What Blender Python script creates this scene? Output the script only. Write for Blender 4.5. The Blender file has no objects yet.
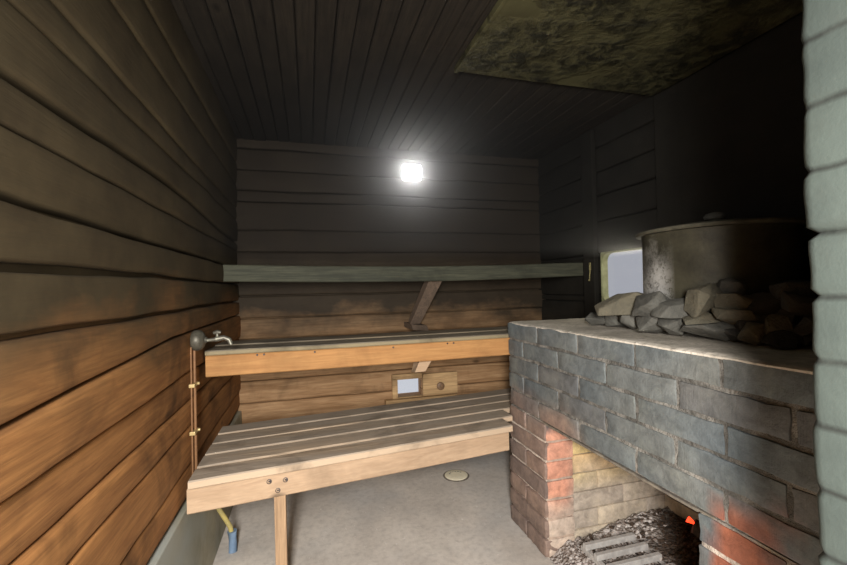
import bpy, bmesh, math, random
import numpy as np
from mathutils import Vector, Matrix, noise

C = bpy.context.scene
COL = C.collection
# ------------------------------------------------------------------ camera
FPX = 411.0; YAW = math.radians(15.64); PITCH = .0122; ROLL = .022; EYE = 1.09
fw = Vector((math.sin(YAW)*math.cos(PITCH), math.cos(YAW)*math.cos(PITCH), math.sin(PITCH)))
rt = Vector((math.cos(YAW), -math.sin(YAW), 0)); up = rt.cross(fw)
cr, sr = math.cos(ROLL), math.sin(ROLL)
R2 = rt*cr - up*sr; U2 = up*cr + rt*sr
cam = bpy.data.objects.new('camera', bpy.data.cameras.new('camera')); COL.objects.link(cam)
cam.data.sensor_width = 36; cam.data.lens = FPX/847*36; cam.data.clip_start = .02
cam.matrix_world = Matrix(((R2.x, U2.x, -fw.x, 0), (R2.y, U2.y, -fw.y, 0), (R2.z, U2.z, -fw.z, EYE), (0, 0, 0, 1)))
C.camera = cam
# ------------------------------------------------------------------ world, lights, exposure
C.view_settings.view_transform = 'Standard'; C.view_settings.look = 'None'
C.view_settings.gamma = 1; C.view_settings.exposure = 0.0
w = bpy.data.worlds.new('overcast_sky'); C.world = w; w.use_nodes = True
w.node_tree.nodes['Background'].inputs[0].default_value = (.80, .87, 1.0, 1)
w.node_tree.nodes['Background'].inputs[1].default_value = .75

def area(name, loc, target, sx, sy, energy, color, spread=180):
    l = bpy.data.lights.new(name, 'AREA'); l.shape = 'RECTANGLE'; l.size = sx; l.size_y = sy
    l.energy = energy; l.color = color; l.spread = math.radians(spread)
    o = bpy.data.objects.new(name, l); COL.objects.link(o); o.location = loc
    o.rotation_euler = (Vector(target)-Vector(loc)).to_track_quat('-Z', 'Y').to_euler()
    return o
# daylight that comes in through the open doorway behind the camera
area('doorway_daylight', (-.15, -.47, 1.20), (.22, 1.25, .25), .20, .50, 72, (1.0, .97, .94), 165)
# daylight falling in through the small side window above the stove
area('side_window_daylight', (1.80, 1.86, 1.22), (1.15, 1.5, 1.0), .32, .34, 2.0, (1.0, .95, .74), 140)

# ------------------------------------------------------------------ helpers
def prop(o, label=None, cat=None, group=None, kind=None):
    if label: o['label'] = label
    if cat: o['category'] = cat
    if group: o['group'] = group
    if kind: o['kind'] = kind
    return o

def empty(name, loc, label, cat, group=None, kind=None):
    o = bpy.data.objects.new(name, None); COL.objects.link(o); o.location = loc
    o.empty_display_size = .05
    return prop(o, label, cat, group, kind)

def worldloc(p):
    v = Vector((0, 0, 0))
    while p: v = v+p.location; p = p.parent
    return v

def link(name, bm, mat, parent=None, smooth=None):
    """bm is in world coordinates; it is stored relative to the parent."""
    if parent:
        bmesh.ops.translate(bm, verts=bm.verts, vec=-worldloc(parent))
    me = bpy.data.meshes.new(name); bm.to_mesh(me); bm.free()
    o = bpy.data.objects.new(name, me); COL.objects.link(o)
    for m in (mat if isinstance(mat, (list, tuple)) else [mat]): me.materials.append(m)
    if parent: o.parent = parent
    if smooth:
        for p in me.polygons: p.use_smooth = True
        me.set_sharp_from_angle(angle=math.radians(smooth))
    return o

def lonely(name, bm, mat, loc, smooth=None):
    """a thing that is one mesh, with its origin at loc"""
    bmesh.ops.translate(bm, verts=bm.verts, vec=-Vector(loc))
    o = link(name, bm, mat, None, smooth); o.location = loc
    return o

def B(): return bmesh.new()

def box(bm, x0, x1, y0, y1, z0, z1, bev=0, seg=2, rot=None, piv=None, mi=0):
    r = bmesh.ops.create_cube(bm, size=1)
    vs = r['verts']
    c = Vector(((x0+x1)/2, (y0+y1)/2, (z0+z1)/2)); s = (x1-x0, y1-y0, z1-z0)
    for v in vs: v.co = Vector((v.co.x*s[0], v.co.y*s[1], v.co.z*s[2]))
    fs = list({f for v in vs for f in v.link_faces})
    for f in fs: f.material_index = mi
    if bev:
        es = list({e for v in vs for e in v.link_edges})
        rr = bmesh.ops.bevel(bm, geom=es, offset=bev, segments=seg, profile=.6, affect='EDGES')
        vs = list({v for f in rr['faces'] for v in f.verts})
    if rot is not None:
        for v in vs: v.co = rot @ v.co
    for v in vs: v.co = v.co+c
    return vs

def hexa(bm, pts, bev=0):
    """box from 8 corners: bottom ring then top ring"""
    vs = [bm.verts.new(p) for p in pts]
    for f in ((3, 2, 1, 0), (4, 5, 6, 7), (0, 1, 5, 4), (1, 2, 6, 5), (2, 3, 7, 6), (3, 0, 4, 7)):
        bm.faces.new([vs[i] for i in f])
    if bev:
        es = list({e for v in vs for e in v.link_edges})
        bmesh.ops.bevel(bm, geom=es, offset=bev, segments=2, profile=.6, affect='EDGES')

def tube(bm, pts, rad, n=12, cap=True):
    pts = [Vector(p) for p in pts]
    rads = rad if isinstance(rad, (list, tuple)) else [rad]*len(pts)
    rings = []
    for i, p in enumerate(pts):
        d = (pts[min(i+1, len(pts)-1)]-pts[max(i-1, 0)]).normalized()
        a = d.cross(Vector((0, 0, 1)))
        if a.length < .05: a = d.cross(Vector((0, 1, 0)))
        a.normalize(); b = d.cross(a)
        rings.append([bm.verts.new(p+(a*math.cos(t)+b*math.sin(t))*rads[i]) for t in [2*math.pi*k/n for k in range(n)]])
    for r0, r1 in zip(rings, rings[1:]):
        for k in range(n): bm.faces.new((r0[k], r0[(k+1) % n], r1[(k+1) % n], r1[k]))
    if cap:
        bm.faces.new(rings[0]); bm.faces.new(rings[-1][::-1])
    bmesh.ops.recalc_face_normals(bm, faces=bm.faces[:])

def lathe(bm, prof, c, n=48, axis='Z'):
    """prof: list of (radius, height) along the axis"""
    rings = []
    for r, h in prof:
        ring = []
        for k in range(n):
            t = 2*math.pi*k/n; a, b = r*math.cos(t), r*math.sin(t)
            v = {'Z': (a, b, h), 'X': (h, a, b), 'Y': (a, h, b)}[axis]
            ring.append(bm.verts.new(Vector(c)+Vector(v)))
        rings.append(ring)
    for r0, r1 in zip(rings, rings[1:]):
        for k in range(n): bm.faces.new((r0[k], r0[(k+1) % n], r1[(k+1) % n], r1[k]))
    bm.faces.new(rings[0]); bm.faces.new(rings[-1][::-1])
    bmesh.ops.recalc_face_normals(bm, faces=bm.faces[:])

# ------------------------------------------------------------------ materials
class NT:
    def __init__(self, name):
        self.m = bpy.data.materials.new(name); self.m.use_nodes = True
        self.t = self.m.node_tree; self.n = self.t.nodes; self.p = self.n['Principled BSDF']
    def add(self, ty, **kw):
        o = self.n.new(ty)
        for k, v in kw.items(): setattr(o, k, v)
        return o
    def l(self, a, b): self.t.links.new(a, b)
    def val(self, sock, v):
        if isinstance(v, bpy.types.NodeSocket): self.l(v, sock)
        else: sock.default_value = v
    def pos(self): return self.add('ShaderNodeNewGeometry').outputs['Position']
    def xyz(self, v):
        s = self.add('ShaderNodeSeparateXYZ'); self.l(v, s.inputs[0]); return s.outputs
    def mapping(self, v, scale, loc=(0, 0, 0)):
        m = self.add('ShaderNodeMapping'); self.l(v, m.inputs['Vector']); m.inputs['Scale'].default_value = scale
        m.inputs['Location'].default_value = loc; return m.outputs[0]
    def noise(self, v, scale, detail=4, rough=.55, dist=0):
        t = self.add('ShaderNodeTexNoise'); self.l(v, t.inputs['Vector']); t.inputs['Scale'].default_value = scale
        t.inputs['Detail'].default_value = detail; t.inputs['Roughness'].default_value = rough; t.inputs['Distortion'].default_value = dist
        return t.outputs['Fac']
    def math(self, op, a, b=0., c=0., clamp=False):
        m = self.add('ShaderNodeMath', operation=op, use_clamp=clamp)
        self.val(m.inputs[0], a); self.val(m.inputs[1], b); self.val(m.inputs[2], c); return m.outputs[0]
    def rng(self, v, a, b, c=0., d=1.):
        m = self.add('ShaderNodeMapRange'); self.val(m.inputs[0], v)
        for i, x in zip((1, 2, 3, 4), (a, b, c, d)): m.inputs[i].default_value = x
        return m.outputs[0]
    def mix(self, f, a, b, mode='MIX'):
        m = self.add('ShaderNodeMix', data_type='RGBA', blend_type=mode)
        self.val(m.inputs[0], f)
        for s, v in ((m.inputs[6], a), (m.inputs[7], b)):
            if isinstance(v, bpy.types.NodeSocket): self.l(v, s)
            else: s.default_value = (*v, 1)
        return m.outputs[2]
    def attr(self, name, out='Color'):
        a = self.add('ShaderNodeAttribute'); a.attribute_name = name; return a.outputs[out]
    def combine(self, a, b, c):
        m = self.add('ShaderNodeCombineXYZ'); self.val(m.inputs[0], a); self.val(m.inputs[1], b); self.val(m.inputs[2], c); return m.outputs[0]
    def bump(self, h, strength=.3, dist=.01, base=None):
        b = self.add('ShaderNodeBump'); b.inputs['Strength'].default_value = strength; b.inputs['Distance'].default_value = dist
        self.l(h, b.inputs['Height'])
        if base is not None: self.l(base, b.inputs['Normal'])
        self.l(b.outputs[0], self.p.inputs['Normal']); return b.outputs[0]
    def out(self, col=None, rough=.8, metal=0., spec=.3):
        if col is not None: self.val(self.p.inputs['Base Color'], col if isinstance(col, bpy.types.NodeSocket) else (*col, 1))
        self.val(self.p.inputs['Roughness'], rough); self.val(self.p.inputs['Metallic'], metal)
        self.p.inputs['Specular IOR Level'].default_value = spec
        return self.m

def wood(name, c1, c2, axis, soot=None, sootcol=(.022, .018, .012), grey=None, dirt=.5, rough=.75, bump=.25, tone=True, fib=.5, fresh=None):
    """axis = direction of the grain. soot = (z clean, z black): boards blackened by smoke above that height"""
    n = NT(name); p = n.pos()
    if tone:
        t = n.attr('tone', 'Fac')
        off = n.combine(n.math('MULTIPLY', t, 7.3), n.math('MULTIPLY', t, 3.1), n.math('MULTIPLY', t, 5.7))
        a = n.add('ShaderNodeVectorMath', operation='ADD'); n.l(p, a.inputs[0]); n.l(off, a.inputs[1]); q = a.outputs[0]
    else: q = p; t = .5
    sc = [9, 9, 9]; sc['XYZ'.index(axis)] = .9
    g1 = n.noise(n.mapping(q, sc), 3.2, 5, .6, 1.2)
    sf = [55, 55, 55]; sf['XYZ'.index(axis)] = 2.2
    g2 = n.noise(n.mapping(q, sf), 3.0, 3, .6, .3)
    blot = n.noise(q, 3.1, 5, .62, .4)
    col = n.mix(n.rng(g1, .35, .65), c1, c2)
    col = n.mix(n.rng(g2, .38, .66, 0, fib), col, tuple(x*.42 for x in c2))
    if tone: col = n.mix(n.math('MULTIPLY', t, .30), col, tuple(x*.5 for x in c2))
    if grey: col = n.mix(n.rng(n.noise(n.mapping(q, [s*.35 for s in sc]), 4, 4), .30, .58), col, grey)
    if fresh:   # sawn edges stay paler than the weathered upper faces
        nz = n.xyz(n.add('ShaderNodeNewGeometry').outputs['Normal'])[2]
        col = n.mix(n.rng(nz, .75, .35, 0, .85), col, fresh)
    # dark blotches and stains
    col = n.mix(n.math('MULTIPLY', n.rng(blot, .52, .74), dirt), col, tuple(x*.22 for x in c2))
    vn = n.add('ShaderNodeTexVoronoi'); vv = [2.2, 2.2, 2.2]; vv['XYZ'.index(axis)] = 1.0
    n.l(n.mapping(q, vv), vn.inputs['Vector']); vn.inputs['Scale'].default_value = 2.6
    col = n.mix(n.rng(vn.outputs['Distance'], .03, .085, .75, 0), col, tuple(x*.25 for x in c2))
    if soot:
        z = n.xyz(p)[2]
        zz = n.math('ADD', z, n.math('MULTIPLY', n.math('SUBTRACT', n.noise(n.mapping(p, (1, 1, 1.6)), 2.3, 5, .6), .5), .55))
        f = n.rng(zz, soot[0], soot[1])
        sm = n.mix(n.rng(n.noise(q, 5, 5, .65), .3, .7), sootcol, tuple(x*2.1 for x in sootcol))
        sm = n.mix(.035, sm, col)
        col = n.mix(f, col, sm)
    n.bump(n.math('ADD', n.math('MULTIPLY', g2, .6), g1), bump, .006)
    return n.out(col, rough, 0, .25)

M = {}
M['wall_y'] = wood('smoked_log_wood', (.39, .18, .058), (.25, .108, .035), 'Y', (.84, 1.10), (.034, .026, .013), dirt=.95, fib=.35)
M['wall_x'] = wood('smoked_back_wall_wood', (.50, .31, .16), (.30, .165, .075), 'X', (.68, .99), (.0150, .0115, .0070), dirt=.8, fib=.35)
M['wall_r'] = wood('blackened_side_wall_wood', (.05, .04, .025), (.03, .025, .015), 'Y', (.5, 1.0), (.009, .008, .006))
M['ceil'] = wood('sooty_ceiling_board_wood', (.034, .026, .017), (.021, .016, .011), 'Y', None, bump=.1, rough=.95)
M['b1'] = wood('grey_smoked_bench_wood', (.080, .080, .052), (.050, .052, .036), 'X', None, dirt=.6, tone=False)
M['b2f'] = wood('orange_pine_wood', (.47, .245, .09), (.39, .19, .068), 'X', None, dirt=.4, bump=.12, fib=.25)
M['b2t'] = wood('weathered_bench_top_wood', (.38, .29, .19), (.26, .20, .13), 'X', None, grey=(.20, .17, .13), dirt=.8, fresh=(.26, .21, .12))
M['b3f'] = wood('pale_pine_fascia_wood', (.48, .335, .215), (.39, .265, .165), 'X', None, dirt=.35, bump=.12, fib=.2)
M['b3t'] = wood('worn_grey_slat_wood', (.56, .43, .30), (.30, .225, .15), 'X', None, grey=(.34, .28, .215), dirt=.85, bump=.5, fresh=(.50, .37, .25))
M['post'] = wood('pine_post_wood', (.44, .29, .17), (.35, .225, .13), 'Z', None, dirt=.3)
M['brace'] = wood('smoky_brace_wood', (.22, .155, .11), (.15, .11, .08), 'Z', None, dirt=.5, tone=False)
M['frame'] = wood('small_window_frame_wood', (.60, .40, .20), (.46, .29, .14), 'X', None, dirt=.6, tone=False)

def m_floor():
    n = NT('worn_concrete_floor'); p = n.pos()
    a = n.noise(p, 2.4, 6, .62, .5); b = n.noise(p, 38, 4, .6); c = n.noise(p, 160, 2, .6)
    col = n.mix(n.rng(a, .33, .66), (.50, .455, .40), (.72, .66, .58))
    col = n.mix(n.rng(n.noise(p, 1.3, 4, .6), .48, .68, 0, .6), col, (.44, .45, .45))
    col = n.mix(n.rng(b, .45, .75, 0, .35), col, (.24, .21, .18))
    col = n.mix(n.rng(c, .66, .74, 0, .8), col, (.80, .76, .70))
    n.bump(n.math('ADD', b, n.math('MULTIPLY', c, .5)), .3, .003)
    return n.out(col, .7, 0, .3)
M['floor'] = m_floor()

def m_plinth():
    n = NT('damp_concrete_plinth'); p = n.pos()
    a = n.noise(p, 4.5, 6, .65, .6); b = n.noise(p, 60, 3, .6)
    col = n.mix(n.rng(a, .35, .65), (.22, .21, .14), (.40, .37, .28))
    col = n.mix(n.rng(n.noise(p, 2, 3), .5, .7), col, (.33, .34, .30))
    n.bump(b, .3, .003)
    return n.out(col, .8)
M['plinth'] = m_plinth()

def m_brick():
    n = NT('old_stove_brick'); p = n.pos()
    c = n.attr('tint')
    a = n.noise(p, 26, 5, .7, .4); b = n.noise(p, 140, 3, .6); s = n.noise(p, 9, 6, .68, .3)
    col = n.mix(n.rng(a, .35, .65, .0, .75), c, n.mix(1, c, (.45, .45, .45), 'MULTIPLY'))
    col = n.mix(n.rng(s, .5, .72, 0, .45), col, n.mix(1, c, (1.6, 1.6, 1.45), 'MULTIPLY'))
    vg = n.noise(n.mapping(p, (1, 300, 6)), 1.2, 2, .5)
    n.bump(n.math('ADD', n.math('ADD', n.math('MULTIPLY', b, .5), a), n.math('MULTIPLY', vg, .25)), .55, .005)
    return n.out(col, .62, 0, .4)
M['brick'] = m_brick()

def m_mortar(name, top, low, zsoot=None):
    n = NT(name); p = n.pos()
    b = n.noise(p, 90, 4, .7); a = n.noise(p, 9, 4, .6)
    col = n.mix(n.rng(a, .35, .65), low, tuple(x*.7 for x in low))
    if zsoot:
        f = n.rng(n.math('ADD', n.xyz(p)[2], n.math('MULTIPLY', n.math('SUBTRACT', a, .5), .3)), *zsoot)
        col = n.mix(f, col, n.mix(n.rng(n.noise(p, 17, 4), .42, .62), top, tuple(x*2.3 for x in top)))
    n.bump(n.math('ADD', b, a), .9, .012)
    return n.out(col, .9, 0, .2)
M['mortar'] = m_mortar('sooty_lime_mortar', (.115, .108, .095), (.70, .59, .49), (.44, .60))
M['mortar_in'] = m_mortar('pale_lining_mortar', None, (.40, .33, .25))

def m_slab():
    n = NT('ash_dusted_stove_top'); p = n.pos()
    a = n.noise(p, 8, 6, .65, .5); b = n.noise(p, 70, 4, .65)
    col = n.mix(n.rng(a, .38, .62), (.46, .41, .33), (.70, .63, .53))
    col = n.mix(n.rng(b, .5, .7, 0, .5), col, (.14, .12, .10))
    n.bump(n.math('ADD', b, a), .6, .006)
    return n.out(col, .85)
M['slab'] = m_slab()

def m_paint():
    n = NT('thick_grey_green_paint'); p = n.pos()
    a = n.noise(p, 6, 5, .6, .3); b = n.noise(p, 120, 3, .6)
    col = n.mix(n.rng(a, .35, .65), (.048, .060, .053), (.070, .086, .074))
    jz = n.math('ABSOLUTE', n.math('SUBTRACT', n.math('FRACT', n.math('DIVIDE', n.math('SUBTRACT', n.math('ADD', n.xyz(p)[2], n.math('MULTIPLY', n.math('SUBTRACT', a, .5), .02)), .012), .0755)), .5))
    col = n.mix(n.rng(jz, .42, .49, 0, .75), col, (.014, .014, .012))
    col = n.mix(n.rng(n.noise(p, 17, 4, .6), .55, .75, 0, .6), col, (.06, .07, .06))
    n.bump(n.math('ADD', b, a), .2, .003)
    return n.out(col, .8)
M['paint'] = m_paint()

def simple(name, c1, c2, scale=20, rough=.6, metal=0., bump=.3, spec=.4, dist=.004):
    n = NT(name); p = n.pos(); a = n.noise(p, scale, 5, .6, .3); b = n.noise(p, scale*6, 3, .6)
    col = n.mix(n.rng(a, .35, .65), c1, c2); n.bump(n.math('ADD', a, n.math('MULTIPLY', b, .5)), bump, dist)
    return n.out(col, rough, metal, spec)
M['void'] = simple('black_gap', (.006, .005, .004), (.01, .008, .006), 10, .95, spec=.1)
M['copper'] = simple('aged_copper', (.24, .12, .05), (.17, .085, .04), 30, .6, .3, .1)
M['brass'] = simple('pale_brass_clamp', (.50, .38, .17), (.42, .30, .14), 30, .4, .3, .1)
M['tapmetal'] = simple('tarnished_chrome', (.22, .21, .16), (.12, .11, .09), 60, .45, .6, .1)
M['bell'] = simple('dull_zinc', (.11, .10, .075), (.06, .054, .04), 50, .5, .4, .1)
M['steel'] = simple('scorched_steel_angle', (.30, .26, .20), (.14, .12, .10), 40, .6, .3)
M['cast'] = simple('ash_coated_cast_iron', (.42, .40, .37), (.30, .28, .26), 40, .8)
M['bluehose'] = simple('faded_blue_plastic', (.13, .20, .30), (.17, .24, .33), 20, .6)
M['yellowpipe'] = simple('yellowed_plastic_pipe', (.50, .40, .12), (.36, .30, .13), 15, .6)
M['drain'] = simple('cream_drain_cover_iron', (.95, .88, .66), (.86, .78, .57), 60, .55)
M['drainrim'] = simple('dark_drain_rim_iron', (.24, .21, .17), (.12, .10, .08), 60, .6)
M['screw'] = simple('dark_screw_steel', (.12, .10, .09), (.06, .05, .05), 90, .5, .6)
M['jamb'] = simple('pale_limed_window_reveal', (.30, .31, .17), (.20, .20, .10), 20, .7)
M['knobwood'] = simple('dark_turned_wood', (.22, .13, .07), (.14, .08, .04), 60, .5)
M['hook'] = simple('yellowed_hook_metal', (.42, .36, .16), (.30, .26, .12), 60, .5, .5)

def m_plate():
    n = NT('scaling_ceiling_sheet_metal'); p = n.pos()
    a = n.noise(p, 3.0, 5, .6, .4); b = n.noise(p, 20, 6, .75, .3)
    bl = n.rng(a, .36, .52)
    col = n.mix(n.rng(n.noise(p, 5, 5, .6), .35, .65), (.125, .115, .055), (.07, .062, .03))
    fl = n.math('MULTIPLY', n.rng(b, .42, .56), bl)
    col = n.mix(fl, col, (.022, .02, .011))
    n.bump(n.math('MULTIPLY', b, bl), 1.0, .02)
    return n.out(col, .55, .25)
M['plate'] = m_plate()

def m_pot():
    n = NT('sooty_pot_metal_light_patch'); p = n.pos(); o = n.xyz(p)
    a = n.noise(p, 9, 5, .65, .3); b = n.noise(p, 75, 4, .7)
    col = n.mix(n.rng(a, .35, .65), (.075, .068, .044), (.035, .032, .022))
    # mottled patch of light painted low on the window side of the pot
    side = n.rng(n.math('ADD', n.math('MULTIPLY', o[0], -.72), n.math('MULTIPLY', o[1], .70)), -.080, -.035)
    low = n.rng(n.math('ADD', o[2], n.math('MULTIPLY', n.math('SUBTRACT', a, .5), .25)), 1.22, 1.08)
    light_patch = n.math('MULTIPLY', n.math('MULTIPLY', side, low), n.rng(b, .30, .52))
    col = n.mix(n.math('MULTIPLY', light_patch, .9), col, (.62, .60, .56))
    n.bump(b, .3, .003)
    return n.out(col, .5, .35)
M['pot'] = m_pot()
M['lid'] = simple('sooty_lid_metal', (.10, .09, .06), (.05, .045, .03), 30, .7, .1, .15)

def m_rock(name, c1, c2):
    n = NT(name); p = n.pos()
    t = n.add('ShaderNodeObjectInfo').outputs['Random']
    a = n.noise(p, 16, 6, .68, .5); b = n.noise(p, 95, 4, .7)
    col = n.mix(n.rng(a, .35, .65), c1, c2)
    col = n.mix(n.math('MULTIPLY', t, .5), col, tuple(x*.55 for x in c1))
    col = n.mix(n.rng(b, .55, .75, 0, .4), col, tuple(min(1, x*2.0) for x in c2))
    n.bump(n.math('ADD', a, n.math('MULTIPLY', b, .35)), .7, .014)
    return n.out(col, .8, 0, .3)
M['rock'] = m_rock('sooty_stove_stone', (.135, .13, .11), (.068, .065, .055))
M['rock_tan'] = m_rock('tan_stove_stone', (.16, .14, .095), (.09, .082, .06))
M['rock_shaded'] = m_rock('shaded_stove_stone', (.055, .050, .040), (.030, .028, .024))  # darker copy: shade at the heap's right end and gaps put into the colour

def m_ash():
    n = NT('grey_wood_ash'); p = n.pos()
    v = n.add('ShaderNodeTexVoronoi'); n.l(p, v.inputs['Vector']); v.inputs['Scale'].default_value = 75
    b = n.noise(p, 55, 4, .7); o = n.xyz(p)
    # burnt charcoal lies towards the near right side of the fire, pale ash towards the far left
    k = n.math('ADD', n.math('ADD', o[1], n.math('MULTIPLY', o[0], -.75)), n.math('MULTIPLY', n.noise(p, 9, 3), .3))
    f = n.rng(k, .60, .38)
    pale = n.mix(n.rng(b, .42, .58), (.50, .45, .41), (.26, .21, .18))
    dark = n.mix(n.rng(b, .4, .62), (.018, .016, .010), (.085, .050, .028))
    col = n.mix(f, pale, dark)
    n.bump(n.math('ADD', b, v.outputs['Distance']), 1.0, .02)
    return n.out(col, .95, 0, .1)
M['ash'] = m_ash()
M['char'] = simple('crumbled_charcoal', (.030, .022, .015), (.075, .045, .028), 60, .9)
M['ashlump'] = simple('pale_ash_lump', (.60, .56, .52), (.34, .29, .26), 60, .9)

def emit(name, col, s):
    n = NT(name); n.p.inputs['Base Color'].default_value = (*col, 1)
    n.p.inputs['Emission Color'].default_value = (*col, 1); n.p.inputs['Emission Strength'].default_value = s
    return n.m
M['ember'] = emit('glowing_ember', (1.0, .05, .015), 2.5)
M['vent'] = emit('vent_daylight_glow', (1.0, .99, .95), 30)  # stands in for daylight in the small vent opening

def m_glass(name, tint):
    n = NT(name); n.n.remove(n.p)
    tr = n.add('ShaderNodeBsdfTransparent'); tr.inputs[0].default_value = (*tint, 1)
    gl = n.add('ShaderNodeBsdfGlossy'); gl.inputs['Roughness'].default_value = .15
    mx = n.add('ShaderNodeMixShader'); mx.inputs[0].default_value = .04
    n.l(tr.outputs[0], mx.inputs[1]); n.l(gl.outputs[0], mx.inputs[2])
    n.l(mx.outputs[0], n.n['Material Output'].inputs[0]); return n.m
M['glass_grey'] = m_glass('dusty_grey_glass', (.80, .78, .77))
M['glass_pale'] = m_glass('pale_window_glass', (1, .98, .96))

def sstep(a, b, x): t = max(0, min(1, (x-a)/(b-a))); return t*t*(3-2*t)
# ------------------------------------------------------------------ plank walls
rnd = random.Random(7)
def fn(x, y=0., z=0.): return noise.noise(Vector((x, y, z)))

def plank_surface(bm, L, s0, s1, zb, place, gap=.004, thick=.035, ns=90, wav=.004, seed=0, offs=.006, gapf=None, roll=.010):
    """one wall of planks: zb = joint heights. place(s, z, d) -> world point, d = depth out of the wall"""
    def joint(i, s):
        w = wav*(.6*fn(s*1.3+seed*9, i*3.7)+.5*fn(s*5+seed, i*5.1, 4)) * (0 if i in (0, len(zb)-1) else 1)
        return zb[i](s) if callable(zb[i]) else zb[i]+w
    for i in range(len(zb)-1):
        tn = rnd.random(); po = (rnd.random()-.5)*2*offs
        g = gap*(.5+rnd.random()*1.1)
        rows = []
        prof = [(0, -thick), (0, -roll*.9), (.012, -roll*.45), (.035, -roll*.12), (.07, 0), (.25, .001), (.5, .002), (.75, .001), (.93, 0), (.965, -roll*.12), (.988, -roll*.45), (1, -roll*.9), (1, -thick)]
        for (v, d) in prof:
            row = []
            for k in range(ns+1):
                s = s0+(s1-s0)*k/ns
                ga, gb_ = [(gapf[j](s) if gapf and j in gapf else g) for j in (i, i+1)]
                a = joint(i, s)+ga*.5*(1+.4*fn(s*4, i, 7)); b = joint(i+1, s)-gb_*.5*(1+.4*fn(s*5, i, 9))
                z = a+(b-a)*v
                dd = d+po+.003*fn(s*2.2, i*2.2+z*3, seed)+.0012*fn(s*12, z*30, seed)
                vt = bm.verts.new(place(s, z, dd)); vt[L] = tn
                row.append(vt)
            rows.append(row)
        for r0, r1 in zip(rows, rows[1:]):
            for k in range(ns): bm.faces.new((r0[k], r0[k+1], r1[k+1], r1[k]))

def tonebm():
    bm = B(); return bm, bm.verts.layers.float.new('tone')

def prop_struct(o): return prop(o, kind='structure')

XL, XR, YB, ZC = -.40, 1.63, 2.65, 2.0
YF = -.50
# floor (with a shallow drop at the drain), plinth
bm = B(); box(bm, XL-.25, XR+.25, YF-.6, YB+.25, -.08, 0)
prop_struct(link('floor', bm, M['floor']))
# left wall
bm, L = tonebm()
def hw(s): return .905+.045*max(0, min(1, (s-.6)/.8))
def cw(s): return 1.408+.012*math.sin((s-.9)*3.2)-.018*max(0, s-1.6)
zl = [.40, .502, .633, .712, .814, hw, 1.032, 1.135, 1.226, 1.333, cw, 1.517, 1.586, 1.73, 1.86, 2.02]
plank_surface(bm, L, YF, YB+.03, zl, lambda s, z, d: (XL+d, s, z), gap=.006, seed=1, wav=.008, offs=.008, ns=130, roll=.016, gapf={7: lambda s: .005+.010*sstep(2.0, .7, s), 8: lambda s: .008+.004*sstep(1.6, .7, s), 10: lambda s: .013, 9: lambda s: .002, 1: lambda s: .002, 12: lambda s: .002, 13: lambda s: .002})
box(bm, XL-.2, XL-.034, YF, YB+.2, .40, 2.05)
prop_struct(link('wall_left', bm, M['wall_y'], smooth=50))
bm = B(); 
hexa(bm, [(XL-.2, YF, 0), (XL+.012, YF, 0), (XL+.012, YB, 0), (XL-.2, YB, 0), (XL-.2, YF, .385), (XL+.005, YF, .385), (XL+.005, YB, .385), (XL-.2, YB, .385)], .004)
prop_struct(link('baseboard_left', bm, M['plinth']))
# back wall, in two thicknesses round the small low window
WX0, WX1, WZ0, WZ1 = .541, .712, .378, .492
bm, L = tonebm()
zbk = [.30, .42, .553, .70, .80, .926, 1.06, 1.20, 1.325, 1.4575, 1.631, 1.695, 1.82, 1.948, 2.02]
def pl(s, z, d): return (s, YB-d, z)
def wallpart(x0, x1, zs, seed):
    plank_surface(bm, L, x0, x1, zs, pl, gap=.004, seed=seed, wav=.008, ns=max(6, int((x1-x0)*45)), offs=.005)
wallpart(XL-.03, WX0, zbk[:3], 3); wallpart(WX1, XR+.03, zbk[:3], 4)
wallpart(WX0, WX1, [.30, WZ0], 5); wallpart(WX0, WX1, [WZ1, .553], 6)
wallpart(XL-.03, XR+.03, zbk[2:], 8)
for a, b, c, d in ((XL-.2, WX0-.04, .25, .6), (WX1+.02, XR+.2, .25, .6), (WX0-.04, WX1+.02, .25, WZ0-.02), (WX0-.04, WX1+.02, WZ1+.02, .6), (XL-.2, XR+.2, .6, 2.05)):
    box(bm, a, b, YB+.03, YB+.16, c, d)
prop_struct(link('wall_back', bm, M['wall_x'], smooth=50))
bm = B(); box(bm, XL-.2, XR+.2, YB-.01, YB+.16, 0, .30, .004)
prop_struct(link('baseboard_back', bm, M['plinth']))
# right wall with the window opening: y 1.62..2.0, z 0.98..1.305
wy0, wy1, wz0, wz1 = 1.60, 1.995, .985, 1.262
bm, L = tonebm()
def pr(s, z, d): return (XR-d, s, z)
def rpart(y0, y1, zs, seed): plank_surface(bm, L, y0, y1, zs, pr, gap=.004, seed=seed, wav=.004, ns=max(6, int((y1-y0)*45)), offs=.002)
zr = [.0, .18, .34, .48, .62, .78, .93, wz0+.035, 1.16, wz1, 1.45, 1.60, 1.74, 1.88, 2.02]
rpart(.3, YB+.03, zr[:6]+[wz0], 11)
rpart(.3, wy0, [wz0, 1.02, 1.16, wz1], 12); rpart(wy1, YB+.03, [wz0, 1.02, 1.16, wz1], 13)
rpart(.3, YB+.03, [wz1]+zr[10:], 14)
for a, b, c, d in ((.3, YB+.2, 0, wz0-.03), (.3, YB+.2, wz1+.05, 2.05), (.3, wy0-.02, wz0-.03, wz1+.05), (wy1+.26, YB+.2, wz0-.03, wz1+.05)):
    box(bm, XR+.03, XR+.15, a, b, c, d)
box(bm, XR+.020, XR+.030, wy1+.004, wy1+.28, wz0-.05, wz1+.06); box(bm, XR+.020, XR+.030, wy0-.03, wy1+.28, wz1+.004, wz1+.08)
prop_struct(link('wall_right', bm, M['wall_r'], smooth=50))
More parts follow.
